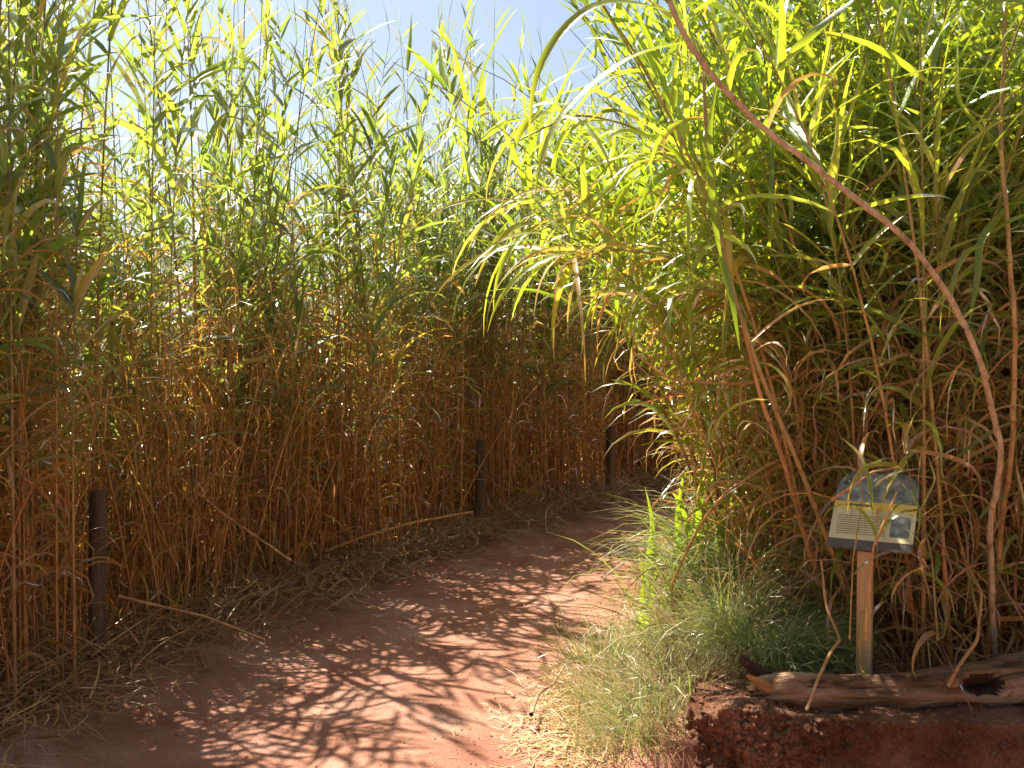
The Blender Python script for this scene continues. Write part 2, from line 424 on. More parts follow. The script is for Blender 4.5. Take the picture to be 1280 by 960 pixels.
# ------------------------------------------------------------------ cut earth bank at the lower right
plan = np.array([(1.02, 4.6), (0.86, 4.1), (0.72, 3.72), (0.68, 3.53), (0.76, 3.44), (0.95, 3.42), (1.3, 3.40), (2.0, 3.39), (3.2, 3.36), (5.0, 3.3)])
NP = 520
pl = smooth2(resample(plan, NP), 10)
tn = np.gradient(pl, axis=0); tn /= np.linalg.norm(tn, axis=1, keepdims=True)
out_n = np.stack([tn[:, 1], -tn[:, 0]], -1)          # outward (towards the camera / the path)
prof = [(-.55, H_BANK + .0), (-.4, H_BANK + .004)] + [(-.32 + .012 * k, H_BANK + .008) for k in range(26)]
prof += [(-.008 + .02 * math.sin(q), H_BANK + .008 - .02 * (1 - math.cos(q))) for q in np.linspace(.2, 1.57, 5)]
prof += [(.012 + .03 * (1 - zz / H_BANK), zz) for zz in np.linspace(H_BANK - .022, -.06, 34)]
vs = []
for i in range(NP):
    endrough = 1.0 if pl[i, 0] < 1.05 else max(.25, 1.0 - (pl[i, 0] - 1.05) * 2.2)
    for (o_, z_) in prof:
        x, y, z = pl[i, 0] + out_n[i, 0] * o_, pl[i, 1] + out_n[i, 1] * o_, z_
        q = Vector((x, y, z))
        edge = 1.0 if o_ > -.3 else .2
        dn = (noise.noise(q * 7) * .035 + noise.noise(q * 19) * .028 + abs(noise.noise(q * 38)) * .045 + abs(noise.noise(q * 75)) * .02) * endrough + noise.noise(q * 80) * .004 + noise.noise(q*3)*.012
        dz = (noise.noise(q * 9 + Vector((5, 5, 5))) * .018 + abs(noise.noise(q * 30)) * .014 * endrough + noise.noise(q * 70) * .003) * edge
        bump = .05 * math.exp(-((x - .84) ** 2 + (y - 3.5) ** 2) / .012)
        face = 1.0 if o_ > -.02 else .25
        if z_ < H_BANK - .01: dz *= .4
        vs.append((x + out_n[i, 0] * dn * face, y + out_n[i, 1] * dn * face, z + dz * (1 if o_ > -.5 else 0) + (bump if z_ > .2 else 0) - (.02 if o_ < -.5 else 0)))
K = len(prof)
fs = [(i * K + j, i * K + j + 1, (i + 1) * K + j + 1, (i + 1) * K + j) for i in range(NP - 1) for j in range(K - 1)]
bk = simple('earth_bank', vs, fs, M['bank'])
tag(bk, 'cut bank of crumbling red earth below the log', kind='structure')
bm_me = bk.data
bm_me.flip_normals()

# ------------------------------------------------------------------ tall reeds of the left side
hp = resample(HEDGE, 400)
ht = np.gradient(hp, axis=0); ht /= np.linalg.norm(ht, axis=1, keepdims=True)
hn = np.stack([-ht[:, 1], ht[:, 0]], -1)             # away from the path
def clear_posts(xy):
    # nothing grows right in front of the three posts: nudge such stems behind them
    for ppx, pd in ((121, 4.86), (600, 8.5), (763, 10.5)):
        a_ = np.abs(xy[:, 0] / xy[:, 1] - (ppx - 640) / F) < .010 + .05 / xy[:, 1]
        bad = a_ & (xy[:, 1] < pd + .07) & (xy[:, 1] > pd - 1.2)
        xy[bad] += np.array([(ppx - 640) / F, 1.0]) * (pd + .1 + .5 * rng.random(bad.sum()) - xy[bad, 1])[:, None]
    return xy
def hedge_pts(n, d0, d1, s0=0.0, s1=1.0, power=1.0):
    i = rng.uniform(s0 * 399, s1 * 399, n).astype(int)
    o = d0 + (d1 - d0) * rng.random(n) ** power
    m_ = max(4, n // 5)                              # stems stand in uneven clumps
    pick = rng.integers(0, m_, n); cl_ = rng.random(n) < .35
    xy = hp[i] + hn[i] * o[:, None] + rng.normal(0, .05, (n, 2))
    xy[cl_] = xy[:m_][pick[cl_]] + rng.normal(0, .10, (cl_.sum(), 2))
    xy = clear_posts(xy)
    return np.column_stack([xy, terrain(xy[:, 0], xy[:, 1]) - .02]), i / 399.0

def segment_label(p, h):
    trait = 'very tall reed topping the rest' if h > 4.1 else 'tall leafy reed' if h > 3.1 else 'middling reed' if h > 2.5 else 'short slender reed'
    if p[1] < 5.1: w = 'in the shaded clump before the nearest timber post'
    elif p[1] < 6.0: w = 'just beyond the nearest timber post'
    elif p[1] < 7.3: w = 'midway between the nearest post and the middle post'
    elif p[1] < 8.75: w = 'close before the middle timber post'
    elif p[1] < 9.8: w = 'just past the middle timber post'
    elif p[1] < 10.8: w = 'beside the farthest dark post'
    else: w = 'in the dark stand where the path bends away'
    return trait + ' ' + w, trait.replace('reed', 'reeds') + ' ' + w

SEG_N = 205
P, s = hedge_pts(SEG_N, 0.0, .5, .16, .68, 1.2)
P = np.vstack([P, np.column_stack([rng.normal(-2.14, .10, 20), rng.normal(4.5, .25, 20), np.zeros(20)])])
P[:, 2] = terrain(P[:, 0], P[:, 1]) - .02
def hides_post(x, y):
    return any(y < pd + .05 and abs(x / y - (ppx - 640) / F) < .012 + .05 / y and y > pd - 2.5 for ppx, pd in ((121, 4.86), (600, 8.5), (763, 10.5)))
P = np.array([q for q in P if not hides_post(q[0], q[1]) and not (4.7 < q[1] < 6.6 and rng.random() < .5)])
for k in range(len(P)):
    tall = rng.uniform(3.1, 4.6) if rng.random() < .45 else rng.uniform(1.9, 3.1)
    lab, grp = segment_label(P[k], tall)
    root = empty('giant_reed', P[k], lab, 'reed', grp)
    st, gr, dr = Acc(), Acc(), Acc()
    one = np.array([1.0])
    grow(np.zeros((1, 3)), one * tall, U(0, 6.28, 1), np.abs(rng.normal(0, .045, 1)), U(.0, .22, 1), 'reed', st, gr, dr, 1.1)
    st.obj('stalk', M['cane'], root); gr.obj('foliage', M['reed_leaf'], root); dr.obj('dry_leaves', M['reed_leaf'], root)

NM = 900
P, s = hedge_pts(NM, .2, 1.35, 0.06, .98)
st, gr, dr = Acc(), Acc(), Acc()
P = P[~((P[:, 1] > 4.0) & (P[:, 1] < 6.8) & (rng.random(NM) < .2))]; NM = len(P)
Hh = np.clip(np.where(rng.random(NM) < .17 + .03 * np.clip(P[:, 1] - 6, 0, 5), rng.normal(3.8, .4, NM), rng.normal(2.2, .35, NM) + .17 * np.clip(P[:, 1] - 5, 0, 6)), 1.5, 4.9)
grow(P, Hh, U(0, 6.28, NM), np.abs(rng.normal(0, .06, NM)) + (rng.random(NM) < .05) * U(.1, .35, NM), U(0, .25, NM), 'reed', st, gr, dr, .85, False, 4)
# short suckers and slender dead stems that close the lower half
NU = 1500                                           # lower growth deeper in, behind the front stems
Pu, s = hedge_pts(NU, 1.2, 3.6, .06, .95)
grow(Pu, U(.9, 1.9, NU), U(0, 6.28, NU), np.abs(rng.normal(0, .12, NU)), U(0, .6, NU), 'reed', st, gr, dr, .7, False, 3)
NF = 650                                            # the stand closes in darkly round the bend
Pf, s = hedge_pts(NF, .1, 1.6, .58, .98)
grow(Pf, U(2.8, 4.4, NF), U(0, 6.28, NF), np.abs(rng.normal(0, .06, NF)), U(0, .25, NF), 'reed', st, gr, dr, .9, False, 4)
NS = 4200
P2, s = hedge_pts(NS, 0.0, 1.3, 0.1, .95)
c = centerline(P2, U(0, 6.28, NS), math.pi / 2 - np.abs(rng.normal(0, .12, NS)) - (rng.random(NS) < .04) * U(.2, .5, NS), U(0, .5, NS), U(.7, 2.2, NS), U(-.5, .5, NS), 6)
add_tubes(st, c, U(.003, .008, NS), U(.0015, .003, NS), 4, U(.75, 1, NS), U(.6, 1, NS), U(0, 1, NS), U(1, 2, NS))
def scatter_leaves(acc, P, z0, z1, L, W, el, dr, dry, fold=False, n=4, cur=1.0, roll=1.5, pz=1.0):
    k = len(P)
    P = P.copy(); P[:, 2] += z0 + (z1 - z0) * rng.random(k) ** pz
    az = U(0, 6.28, k)
    pts = centerline(P, az, U(*el, k), U(*dr, k), U(*L, k), rng.normal(0, cur, k), n)
    add_ribbons(acc, pts, U(*W, k), az, rng.normal(0, roll, k), U(*dry, k), U(0, 1, k), fold)
P3, s = hedge_pts(15000, -.12, 1.1, 0.1, .95, 1.4)
scatter_leaves(dr, P3, 0.0, 1.9, (.15, .55), (.003, .013), (-1.2, 1.57), (.2, 2.8), (.60, 1.0))
P3, s = hedge_pts(3500, -.05, 1.4, 0.1, .95)
scatter_leaves(gr, P3, .5, 2.2, (.2, .45), (.01, .022), (.2, 1.3), (.5, 2.2), (.0, .5))
th = bpy.data.objects.new('reed_thicket', None)
# one mass object, three material slots
def merge(name, parts, mats):
    me = bpy.data.meshes.new(name)
    vs_, fs_, D, V_, A_, mi = [], [], [], [], [], []
    off = 0
    for k, acc in enumerate(parts):
        v = np.concatenate(acc.v); f = np.concatenate(acc.f) + off; off += len(v)
        vs_.append(v); fs_.append(f); D += acc.d; V_ += acc.r; A_ += acc.a; mi.append(np.full(len(f), k))
    v = np.concatenate(vs_).astype(np.float32); f = np.concatenate(fs_).astype(np.int32)
    me.vertices.add(len(v)); me.vertices.foreach_set('co', v.ravel())
    me.loops.add(f.size); me.loops.foreach_set('vertex_index', f.ravel())
    me.polygons.add(len(f)); me.polygons.foreach_set('loop_start', np.arange(0, f.size, 4, dtype=np.int32))
    me.polygons.foreach_set('use_smooth', np.ones(len(f), dtype=bool))
    for m_ in mats: me.materials.append(m_)
    me.polygons.foreach_set('material_index', np.concatenate(mi).astype(np.int32))
    for nm, arr in (('dry', D), ('var', V_), ('along', A_)):
        q = me.attributes.new(nm, 'FLOAT', 'POINT'); q.data.foreach_set('value', np.concatenate(arr).astype(np.float32))
    me.update(calc_edges=True)
    o = bpy.data.objects.new(name, me); C.objects.link(o)
    return o
bpy.data.objects.remove(th)
SKY_SCREEN = np.array([(-3.3, 1.0), (-3.9, -1.5), (-4.0, -5.0), (0.0, -6.5), (4.5, -5.0), (4.8, -1.0), (4.6, 2.0)])  # unseen reeds added behind the camera to hold back sky light
bp = resample(SKY_SCREEN, 300); btn = np.gradient(bp, axis=0); btn /= np.linalg.norm(btn, axis=1, keepdims=True)
NK = 900
i = rng.integers(0, 300, NK); xy = bp[i] + np.stack([btn[i, 1], -btn[i, 0]], -1) * rng.uniform(0, 1.4, NK)[:, None]
grow(np.column_stack([xy, terrain(xy[:, 0], xy[:, 1])]), U(2.6, 4.6, NK), U(0, 6.28, NK), np.abs(rng.normal(0, .06, NK)), U(0, .25, NK), 'reed', st, gr, dr, .8, False, 3)
o = merge('reed_thicket', [st, gr, dr], [M['cane'], M['reed_leaf'], M['reed_leaf']])
tag(o, 'dense stand of tall reeds along the left of the path, round its bend, and added unseen behind the camera to block skylight', 'reeds', kind='stuff')

# ------------------------------------------------------------------ arching cane grass of the right bank
RB = np.array([(1.6, 3.95), (1.25, 4.3), (1.15, 5.0), (1.3, 6.0), (1.6, 7.0), (2.0, 8.2), (3.2, 8.9), (5.0, 9.2)])   # its front line
rp = resample(np.vstack([[(4.2, 3.95)], RB]), 400)
rt = np.gradient(rp, axis=0); rt /= np.linalg.norm(rt, axis=1, keepdims=True)
rn = np.stack([rt[:, 1], -rt[:, 0]], -1)             # into the thicket
def bank_pts(n, d0, d1, s0=0., s1=1., power=1.0):
    i = rng.uniform(s0 * 399, s1 * 399, n).astype(int)
    o = d0 + (d1 - d0) * rng.random(n) ** power
    xy = rp[i] + rn[i] * o[:, None] + rng.normal(0, .05, (n, 2))
    return np.column_stack([xy, terrain(xy[:, 0], xy[:, 1]) - .02]), i / 399.
def bank_label(p, h):
    trait = 'tall' if h > 3.1 else 'middling' if h > 2.6 else 'low'
    if p[1] < 4.9 and p[0] > 2.3: w = 'behind the log at the right edge, past the long arching cane'
    elif p[1] < 4.9 and p[0] > 1.55: w = 'behind the log just right of the sign'
    elif p[1] < 4.9: w = 'leaning over the sign and the grass tufts'
    elif p[1] < 5.9: w = 'right beside the path, above the broad blades'
    elif p[1] < 7: w = 'on the right of the path opposite the middle post'
    else: w = 'on the inner side of the path bend'
    return trait + ' cane grass plant ' + w, trait + ' cane grass ' + w

NB = 90
P, s = bank_pts(NB, 0.0, .6, .08, .8, 1.1)
for k in range(NB):
    hb = rng.uniform(2.2, 3.6); lab, grp = bank_label(P[k], hb)
    root = empty('cane_plant', P[k], lab, 'cane grass', grp)
    st, gr, dr = Acc(), Acc(), Acc()
    grow(np.zeros((1, 3)), np.array([hb]), rng.normal(-1.5, .8, 1), np.abs(rng.normal(.10, .12, 1)), U(.15, .9, 1), 'cane', st, gr, dr, 1.2)
    st.obj('stalk', M['cane'], root); gr.obj('foliage', M['bank_leaf'], root); dr.obj('dry_leaves', M['bank_leaf'], root)
for k in range(34):
    y_ = rng.uniform(4.5, 6.8) if k < 18 else rng.uniform(6.5, 8.6); x_ = np.interp(y_, [3.95, 4.3, 5, 6, 7, 8.6], [1.6, 1.3, 1.15, 1.25, 1.55, 2.1]) + rng.uniform(-.1, .25)
    root = empty('cane_plant', (x_, y_, float(terrain(x_, y_)) - .02), *(('cane grass plant bowed far out over the dark hollow of the path', 'cane grass', 'cane grass bowed over the path') if k < 18 else ('cane grass plant closing over the far end of the path before the bend', 'cane grass', 'cane grass closing over the far path')))
    st, gr, dr = Acc(), Acc(), Acc()
    grow(np.zeros((1, 3)), U(2.3, 3.3, 1), rng.normal(-1.75, .3, 1), U(.05, .3, 1), U(.7, 1.5, 1), 'cane', st, gr, dr, 1.25)
    st.obj('stalk', M['cane'], root); gr.obj('foliage', M['bank_leaf'], root); dr.obj('dry_leaves', M['bank_leaf'], root)
NM = 1500
P, s = bank_pts(NM, .1, 3.2)
st, gr, dr = Acc(), Acc(), Acc()
grow(P, np.clip(rng.normal(3.1, .6, NM), 1.2, 4.3), rng.normal(-1.4, 1.0, NM), np.abs(rng.normal(.08, .1, NM)), U(.1, .8, NM), 'cane', st, gr, dr, .9, False, 5)
P3, s = bank_pts(15000, -.08, 1.1, .02, .8, 1.2)
scatter_leaves(gr, P3, .15, 2.7, (.15, .45), (.008, .022), (.2, 1.4), (.4, 2.4), (.0, .45), True)
o = merge('cane_grass_thicket', [st, gr, dr], [M['cane'], M['bank_leaf'], M['bank_leaf']])
tag(o, 'thick mass of arching cane grass on the right bank', 'cane grass', kind='stuff')
dr = Acc()
P3, s = bank_pts(12000, -.12, 1.2, .02, .8, 1.3)
scatter_leaves(dr, P3, 0.0, 1.4, (.2, .7), (.004, .015), (-.8, 1.5), (.8, 3.6), (.62, 1.0), False, 6, 1.4, 1.5, 1.3)
o = dr.obj('dry_thatch', M['bank_leaf'])
tag(o, 'tangle of dry tan stems and leaves under the cane grass', 'thatch', kind='stuff')

# ------------------------------------------------------------------ fence posts
def post(px, ytop, ybot, d, r, label, lean=(0, 0)):
    b_ = at(px, ybot, d); t_ = at(px, ytop, d)
    b_[2] = float(terrain(b_[0], b_[1])) - .1
    n, K = 26, 18
    vs_ = []
    for i in range(n + 1):
        f = i / n
        cx, cy, cz = b_[0] + lean[0] * f, b_[1] + lean[1] * f, b_[2] + (t_[2] - b_[2]) * f
        for j in range(K):
            q = j / K * 2 * math.pi
            rr = r * (1 - .08 * f) * (1 + .10 * noise.noise(Vector((math.cos(q) * 1.5, math.sin(q) * 1.5, cz * 1.2 + px))) + .05 * noise.noise(Vector((math.cos(q) * 6, math.sin(q) * 6, cz * 2))))
            if i == n: rr *= .93
            vs_.append((cx + rr * math.cos(q) - b_[0], cy + rr * math.sin(q) - b_[1], cz - b_[2]))
    fs_ = [(i * K + j, i * K + (j + 1) % K, (i + 1) * K + (j + 1) % K, (i + 1) * K + j) for i in range(n) for j in range(K)]
    fs_.append(tuple(range(n * K, n * K + K)))
    o = simple('fence_post', vs_, fs_, M['post'], smooth=False)
    o.location = b_
    tag(o, label, 'post', 'timber posts along the reed edge')
post(121, 614, 838, 4.86, .044, 'weathered round timber post nearest the camera, standing among the dry reeds', (.02, 0))
post(600, 551, 672, 8.5, .05, 'middle dark timber post at the foot of the reeds halfway along the path', (.01, .02))
post(763, 534, 628, 10.5, .055, 'farthest dark timber post, in deep shade where the path bends')

# ------------------------------------------------------------------ leaning and fallen canes
def poly3(pts, n):
    p = np.array(pts, float)
    d = np.r_[0, np.cumsum(np.linalg.norm(np.diff(p, axis=0), axis=1))]
    s = np.linspace(0, d[-1], n)
    q = np.stack([np.interp(s, d, p[:, k]) for k in range(3)], -1)
    for _ in range(max(2, n // 12)): q[1:-1] = (q[:-2] + 2 * q[1:-1] + q[2:]) / 4
    return q, d[-1]
def cane(name, pts, r0, r1, label, cat, leaf_specs=(), n=60, dryA=.85, dryB=.7, sheath=0, group=None, mat='cane', hang=0, pale=None):
    p, L = poly3(pts, n)
    base = p[0].copy()
    root = empty(name, base, label, cat, group)
    a_ = Acc(); one = np.array([1.0])
    f_ = np.linspace(0, L, n)
    k_ = np.floor(f_ / .21 + .4 * np.sin(f_ * 3))                       # joints: a slight kink and a stepped sheath at each
    rm = 1 + .16 * ((f_ / .21 + .4 * np.sin(f_ * 3)) - k_ < .14) + rng.normal(0, .04, n)
    kink = np.array([[math.sin(q * 12.9), math.sin(q * 78.2), math.sin(q * 37.7)] for q in k_]) * min(r0, .012) * .55
    p = p + kink * np.minimum(1, np.arange(n)[:, None] / 4)
    add_tubes(a_, (p - base)[None], one * r0, one * r1, 10, one * dryA, one * dryB, U(.3, .8, 1) if pale is None else one * pale, one * L, rm[None])
    a_.obj('stalk', M[mat], root)
    if leaf_specs or sheath or hang:
        b_ = Acc()
        for (lp, w, dv, roll) in leaf_specs:
            q, l = poly3(lp, 16)
            hz = q[-1] - q[0]
            az = np.array([math.atan2(hz[0], hz[1])])
            add_ribbons(b_, (q - base)[None], one * w, az, one * roll, one * dv, U(.4, .9, 1), True)
        if sheath:
            i = rng.integers(2, n - 2, sheath)
            az = U(0, 6.28, sheath)
            pts_ = centerline(p[i] - base, az, U(-.3, 1.3, sheath), U(.8, 2.8, sheath), U(.2, .5, sheath), rng.normal(0, .8, sheath), 6)
            add_ribbons(b_, pts_, U(.01, .024, sheath), az, rng.normal(0, 1.2, sheath), U(.3, 1, sheath), U(0, 1, sheath), True)
        if hang:
            i = rng.integers(n // 3, n - 1, hang)
            az = rng.normal(-1.5, .9, hang)
            pts_ = centerline(p[i] - base, az, U(.1, 1.0, hang), U(1.5, 2.5, hang), U(.4, .85, hang), rng.normal(0, .4, hang), 8, .8)
            add_ribbons(b_, pts_, U(.018, .036, hang), az, rng.normal(0, .7, hang), np.clip(rng.beta(.9, 1.6, hang), 0, 1), U(.3, 1, hang), True)
        b_.obj('foliage', M['bank_leaf'], root)
    return root
def A(*l): return [at(*q) for q in l]
cane('arching_cane', A((1246, 838, 3.95), (1238, 740, 3.85), (1236, 660, 3.75), (1250, 560, 3.6), (1228, 465, 3.45), (1190, 375, 3.35), (1130, 295, 3.25), (1040, 225, 3.15), (950, 155, 3.05), (885, 90, 2.98), (848, 25, 2.92), (820, -60, 2.88), (790, -160, 2.85)),
     .0115, .008, 'long bare pinkish cane arching from the right of the sign up across the green leaves', 'cane',
     [(A((838, 15, 2.92), (802, 5, 2.9), (750, 0, 2.9), (707, 31, 2.88), (673, 79, 2.86), (663, 125, 2.86), (661, 178, 2.87)), .032, .33, 1.2),
      (A((862, 52, 2.95), (794, 67, 2.9), (732, 112, 2.88), (690, 158, 2.86), (673, 208, 2.86), (667, 262, 2.88)), .036, .28, .6),
      (A((850, 30, 2.93), (900, -5, 2.9), (960, -30, 2.9)), .03, .2, .3)], dryA=.68, dryB=.64, sheath=9, n=160, mat='bare_cane')
cane('upright_cane', A((1232, 842, 4.05), (1246, 700, 4.0), (1262, 560, 3.9), (1268, 470, 3.85), (1262, 330, 3.8), (1250, 180, 3.8), (1262, -40, 3.8)), .012, .007,
     'straight tan and green cane standing just right of the long arching one', 'cane',
     [(A((1262, 330, 3.8), (1235, 305, 3.7), (1205, 315, 3.62), (1192, 345, 3.6), (1186, 400, 3.6)), .03, .3, .4),
      (A((1258, 260, 3.8), (1225, 300, 3.72), (1222, 350, 3.7), (1210, 410, 3.7)), .034, .05, .4),
      (A((1252, 190, 3.8), (1195, 130, 3.7), (1196, 40, 3.65), (1204, 20, 3.6)), .035, .3, .7)], dryA=.85, dryB=.35)
cane('leaning_cane', A((1076, 800, 4.15), (1055, 735, 4.1), (1020, 640, 3.95), (975, 530, 3.8), (938, 440, 3.7), (905, 330, 3.65), (885, 200, 3.6), (880, 90, 3.6)), .011, .006,
     'thick tan cane leaning left from behind the sign post, hung with dry leaves', 'cane', dryA=.6, dryB=.4, leaf_specs=[
      (A((905, 330, 3.65), (890, 250, 3.6), (885, 160, 3.55), (900, 80, 3.5)), .035, .1, .3),
      (A((900, 320, 3.65), (915, 380, 3.55), (925, 440, 3.5)), .034, .05, .3)], sheath=12)
cane('leaning_cane', A((1050, 790, 4.3), (1010, 690, 4.2), (985, 600, 4.1), (950, 500, 4.0), (925, 400, 3.95), (900, 300, 3.9)), .012, .007,
     'thinner tan cane leaning left, a hand behind the thick leaning one', 'cane', sheath=10)
for (l_, lab_) in (
    (((1075, 640, 4.6), (1000, 480, 4.55), (920, 370, 4.45), (840, 320, 4.35), (760, 310, 4.3), (700, 335, 4.25)), 'lowest bowed cane with broad yellow-green leaves hanging in a fringe over the path'),
    (((1060, 600, 4.9), (980, 430, 4.85), (900, 330, 4.8), (820, 275, 4.7), (740, 260, 4.6), (670, 290, 4.55)), 'bowed cane just above the lowest one, its leaves drooping over the path'),
    (((1080, 560, 4.4), (1000, 420, 4.35), (930, 370, 4.3), (870, 360, 4.2), (810, 385, 4.15)), 'short bowed cane hung with orange and green leaves over the tall fresh tuft'),
    (((1050, 560, 4.5), (960, 360, 4.4), (880, 230, 4.3), (800, 160, 4.25), (720, 140, 4.2), (640, 180, 4.15)), 'highest bowed cane reaching left towards the gap of sky')):
    cane('bowed_cane', A(*l_), .008, .0035, lab_, 'cane', dryA=.7, dryB=.3, hang=46, sheath=4)
cane('bent_cane', A((846, 800, 4.6), (838, 735, 4.5), (852, 700, 4.4), (875, 655, 4.3), (905, 615, 4.25), (960, 580, 4.25), (1010, 560, 4.3)), .008, .005,
     'thin pale dry stem bending out over the grass left of the sign', 'stem', sheath=3)
cane('drooping_branch', A((1075, 470, 4.6), (1010, 460, 4.4), (930, 480, 4.1), (880, 478, 4.0), (835, 475, 3.9), (790, 440, 3.9)), .009, .004,
     'pale broken stem reaching left over the dark hollow of the path', 'stem', sheath=8)
lowg = lambda x, y, d: at(x, y, d)
cane('fallen_cane', A((225, 598, 5.9), (275, 640, 5.75), (320, 672, 5.65), (362, 700, 5.55)), .010, .007,
     'snapped tan cane slanting down through the reeds past the nearest post', 'cane', sheath=3)
cane('fallen_cane', A((405, 690, 6.7), (450, 672, 6.9), (520, 652, 7.2), (590, 640, 7.6)), .011, .008,
     'long pale cane lying propped low in front of the middle post', 'cane')
cane('fallen_cane', A((148, 745, 4.95), (200, 758, 5.0), (255, 770, 5.05), (330, 800, 5.1)), .008, .005,
     'thin bright cane lying across the litter beside the nearest post', 'cane')
cane('fallen_cane', A((725, 628, 9.9), (750, 640, 9.8), (790, 650, 9.7)), .016, .01,
     'short pale cane lying in shade at the foot of the farthest post', 'cane')
cane('twig', [at(x, y, d) for x, y, d in ((664, 893, 4.12), (673, 866, 4.35), (690, 856, 4.45), (705, 832, 4.7), (718, 826, 4.78), (742, 838, 4.75), (760, 812, 4.95))], .008, .004,
     'crooked brown twig lying on the right edge of the path', 'twig', mat='twig')
cane('bent_straw', A((1008, 888, 3.46), (1022, 850, 3.52), (1038, 815, 3.62), (1050, 800, 3.7), (1032, 760, 3.8), (1026, 700, 3.95)), .006, .005,
     'kinked pale straw hanging down over the log left of the sign post', 'straw')
cane('curled_straw', A((1185, 858, 3.5), (1200, 830, 3.5), (1222, 800, 3.6), (1226, 740, 3.75), (1200, 690, 3.9)), .007, .004,
     'curled dry straw draped over the knot of the log', 'straw')

# upright broad blades at the path edge
def blades(name, specs, label, cat, mat='bank_leaf'):
    base = specs[0][0][0].copy()
    o_ = Acc(); one = np.array([1.0])
    for lp, w, dv, roll in specs:
        q, l = poly3(lp, 14)
        hz = q[-1] - q[0] + np.array([.001, .001, 0])
        add_ribbons(o_, (q - base)[None], one * w, np.array([roll]), one * 0.1, one * dv, U(.4, .9, 1), True, .9)
    ob = o_.obj(name, M[mat]); ob.location = base
    tag(ob, label, cat)
def gp(x, y, d):
    p = at(x, y, d); p[2] = float(terrain(p[0], p[1])) - .01; return p
blades('blade_clump', [
    ([gp(800, 800, 5.2), at(808, 720, 5.15), at(818, 655, 5.1), at(806, 608, 5.1)], .050, .05, .1),
    ([gp(806, 800, 5.2), at(814, 745, 5.15), at(822, 700, 5.1), at(814, 655, 5.1)], .048, .1, .3),
    ([gp(815, 800, 5.15), at(828, 745, 5.1), at(850, 695, 5.05), at(868, 640, 5.0)], .040, .05, -.3),
    ([gp(818, 805, 5.1), at(832, 765, 5.05), at(852, 720, 5.0), at(880, 680, 4.9)], .050, 0.0, .3),
    ([gp(812, 800, 5.15), at(803, 770, 5.1), at(806, 730, 5.1), at(798, 690, 5.1)], .036, .3, 0),
    ([gp(845, 790, 5.1), at(850, 700, 5.0), at(846, 640, 4.95), at(858, 575, 4.9)], .045, .05, .2),
    ([gp(860, 790, 5.1), at(868, 690, 5.0), at(878, 600, 4.9), at(884, 540, 4.9)], .045, .02, -.2),
    ([gp(850, 790, 5.0), at(900, 690, 4.9), at(915, 620, 4.8), at(905, 570, 4.8)], .040, .1, .4),
    ([gp(870, 780, 5.0), at(860, 650, 4.9), at(842, 605, 4.8), at(826, 612, 4.75), at(824, 640, 4.7)], .032, .05, .3),
    ([gp(880, 780, 5.0), at(900, 650, 4.9), at(930, 600, 4.8), at(955, 610, 4.75), at(962, 650, 4.7)], .032, .2, .3)],
    'clump of broad upright green blades at the path edge left of the grass', 'blade clump')

# ------------------------------------------------------------------ grass tufts
def tuft(x, y, d, n, L, W, dry, label, spread=.10, el=(.7, 1.5), dr=(.6, 2.2), lean=None, seg=6):
    b_ = gp(x, y, d)
    a_ = Acc()
    P = np.column_stack([rng.normal(0, spread, n), rng.normal(0, spread, n), np.zeros(n)])
    P[:, 2] = terrain(P[:, 0] + b_[0], P[:, 1] + b_[1]) - b_[2] - .01
    az = np.arctan2(P[:, 0], P[:, 1]) + rng.normal(0, .6, n)
    if lean is not None: az = np.where(rng.random(n) < .5, lean + rng.normal(0, .5, n), az)
    pts = centerline(P, az, U(*el, n), U(*dr, n), U(*L, n), rng.normal(0, .4, n), seg)
    add_ribbons(a_, pts, U(*W, n), az, rng.normal(0, .8, n), U(*dry, n), U(0, 1, n), False, .8)
    o = a_.obj('grass_tuft', M['grass_blade']); o.location = b_
    tag(o, label, 'grass tuft')
tuft(962, 815, 4.05, 1500, (.26, .48), (.0022, .0042), (0, .35), 'rounded fine grey-green grass tuft just behind the broken end of the log', .09, (.9, 1.5), (1.0, 2.6))
tuft(905, 800, 4.4, 1000, (.25, .75), (.003, .007), (.25, .9), 'yellowing tuft between the rounded fine tuft and the broad blades', .12)
tuft(925, 750, 4.9, 520, (.4, .95), (.006, .012), (0, .35), 'tall fresh green tuft drooping left beside the broad blades', .13, (1.1, 1.5), (1.0, 2.6), -1.6)
tuft(775, 880, 4.35, 800, (.15, .42), (.0025, .005), (0, 1), 'loose green tuft spreading at the path edge below the broad blades', .12)
tuft(835, 900, 4.0, 600, (.15, .38), (.0025, .005), (0.1, 1), 'sparse tuft at the left foot of the crumbling bank', .11)
tuft(760, 800, 5.0, 260, (.15, .4), (.003, .006), (0, .4), 'small thin tuft growing onto the path beside the broad blades', .08)
tuft(800, 945, 3.85, 500, (.12, .3), (.0022, .004), (.1, .7), 'low dusty tuft lowest of all at the path edge', .08)
tuft(700, 750, 5.6, 14, (.2, .35), (.004, .006), (.1, .4), 'few lone blades sprouting from the open path', .02)
tuft(1078, 893, 3.43, 90, (.06, .16), (.003, .006), (0, .2), 'little green sprout on the bank lip in front of the log', .02, (.3, 1.4), (.3, 1.6))
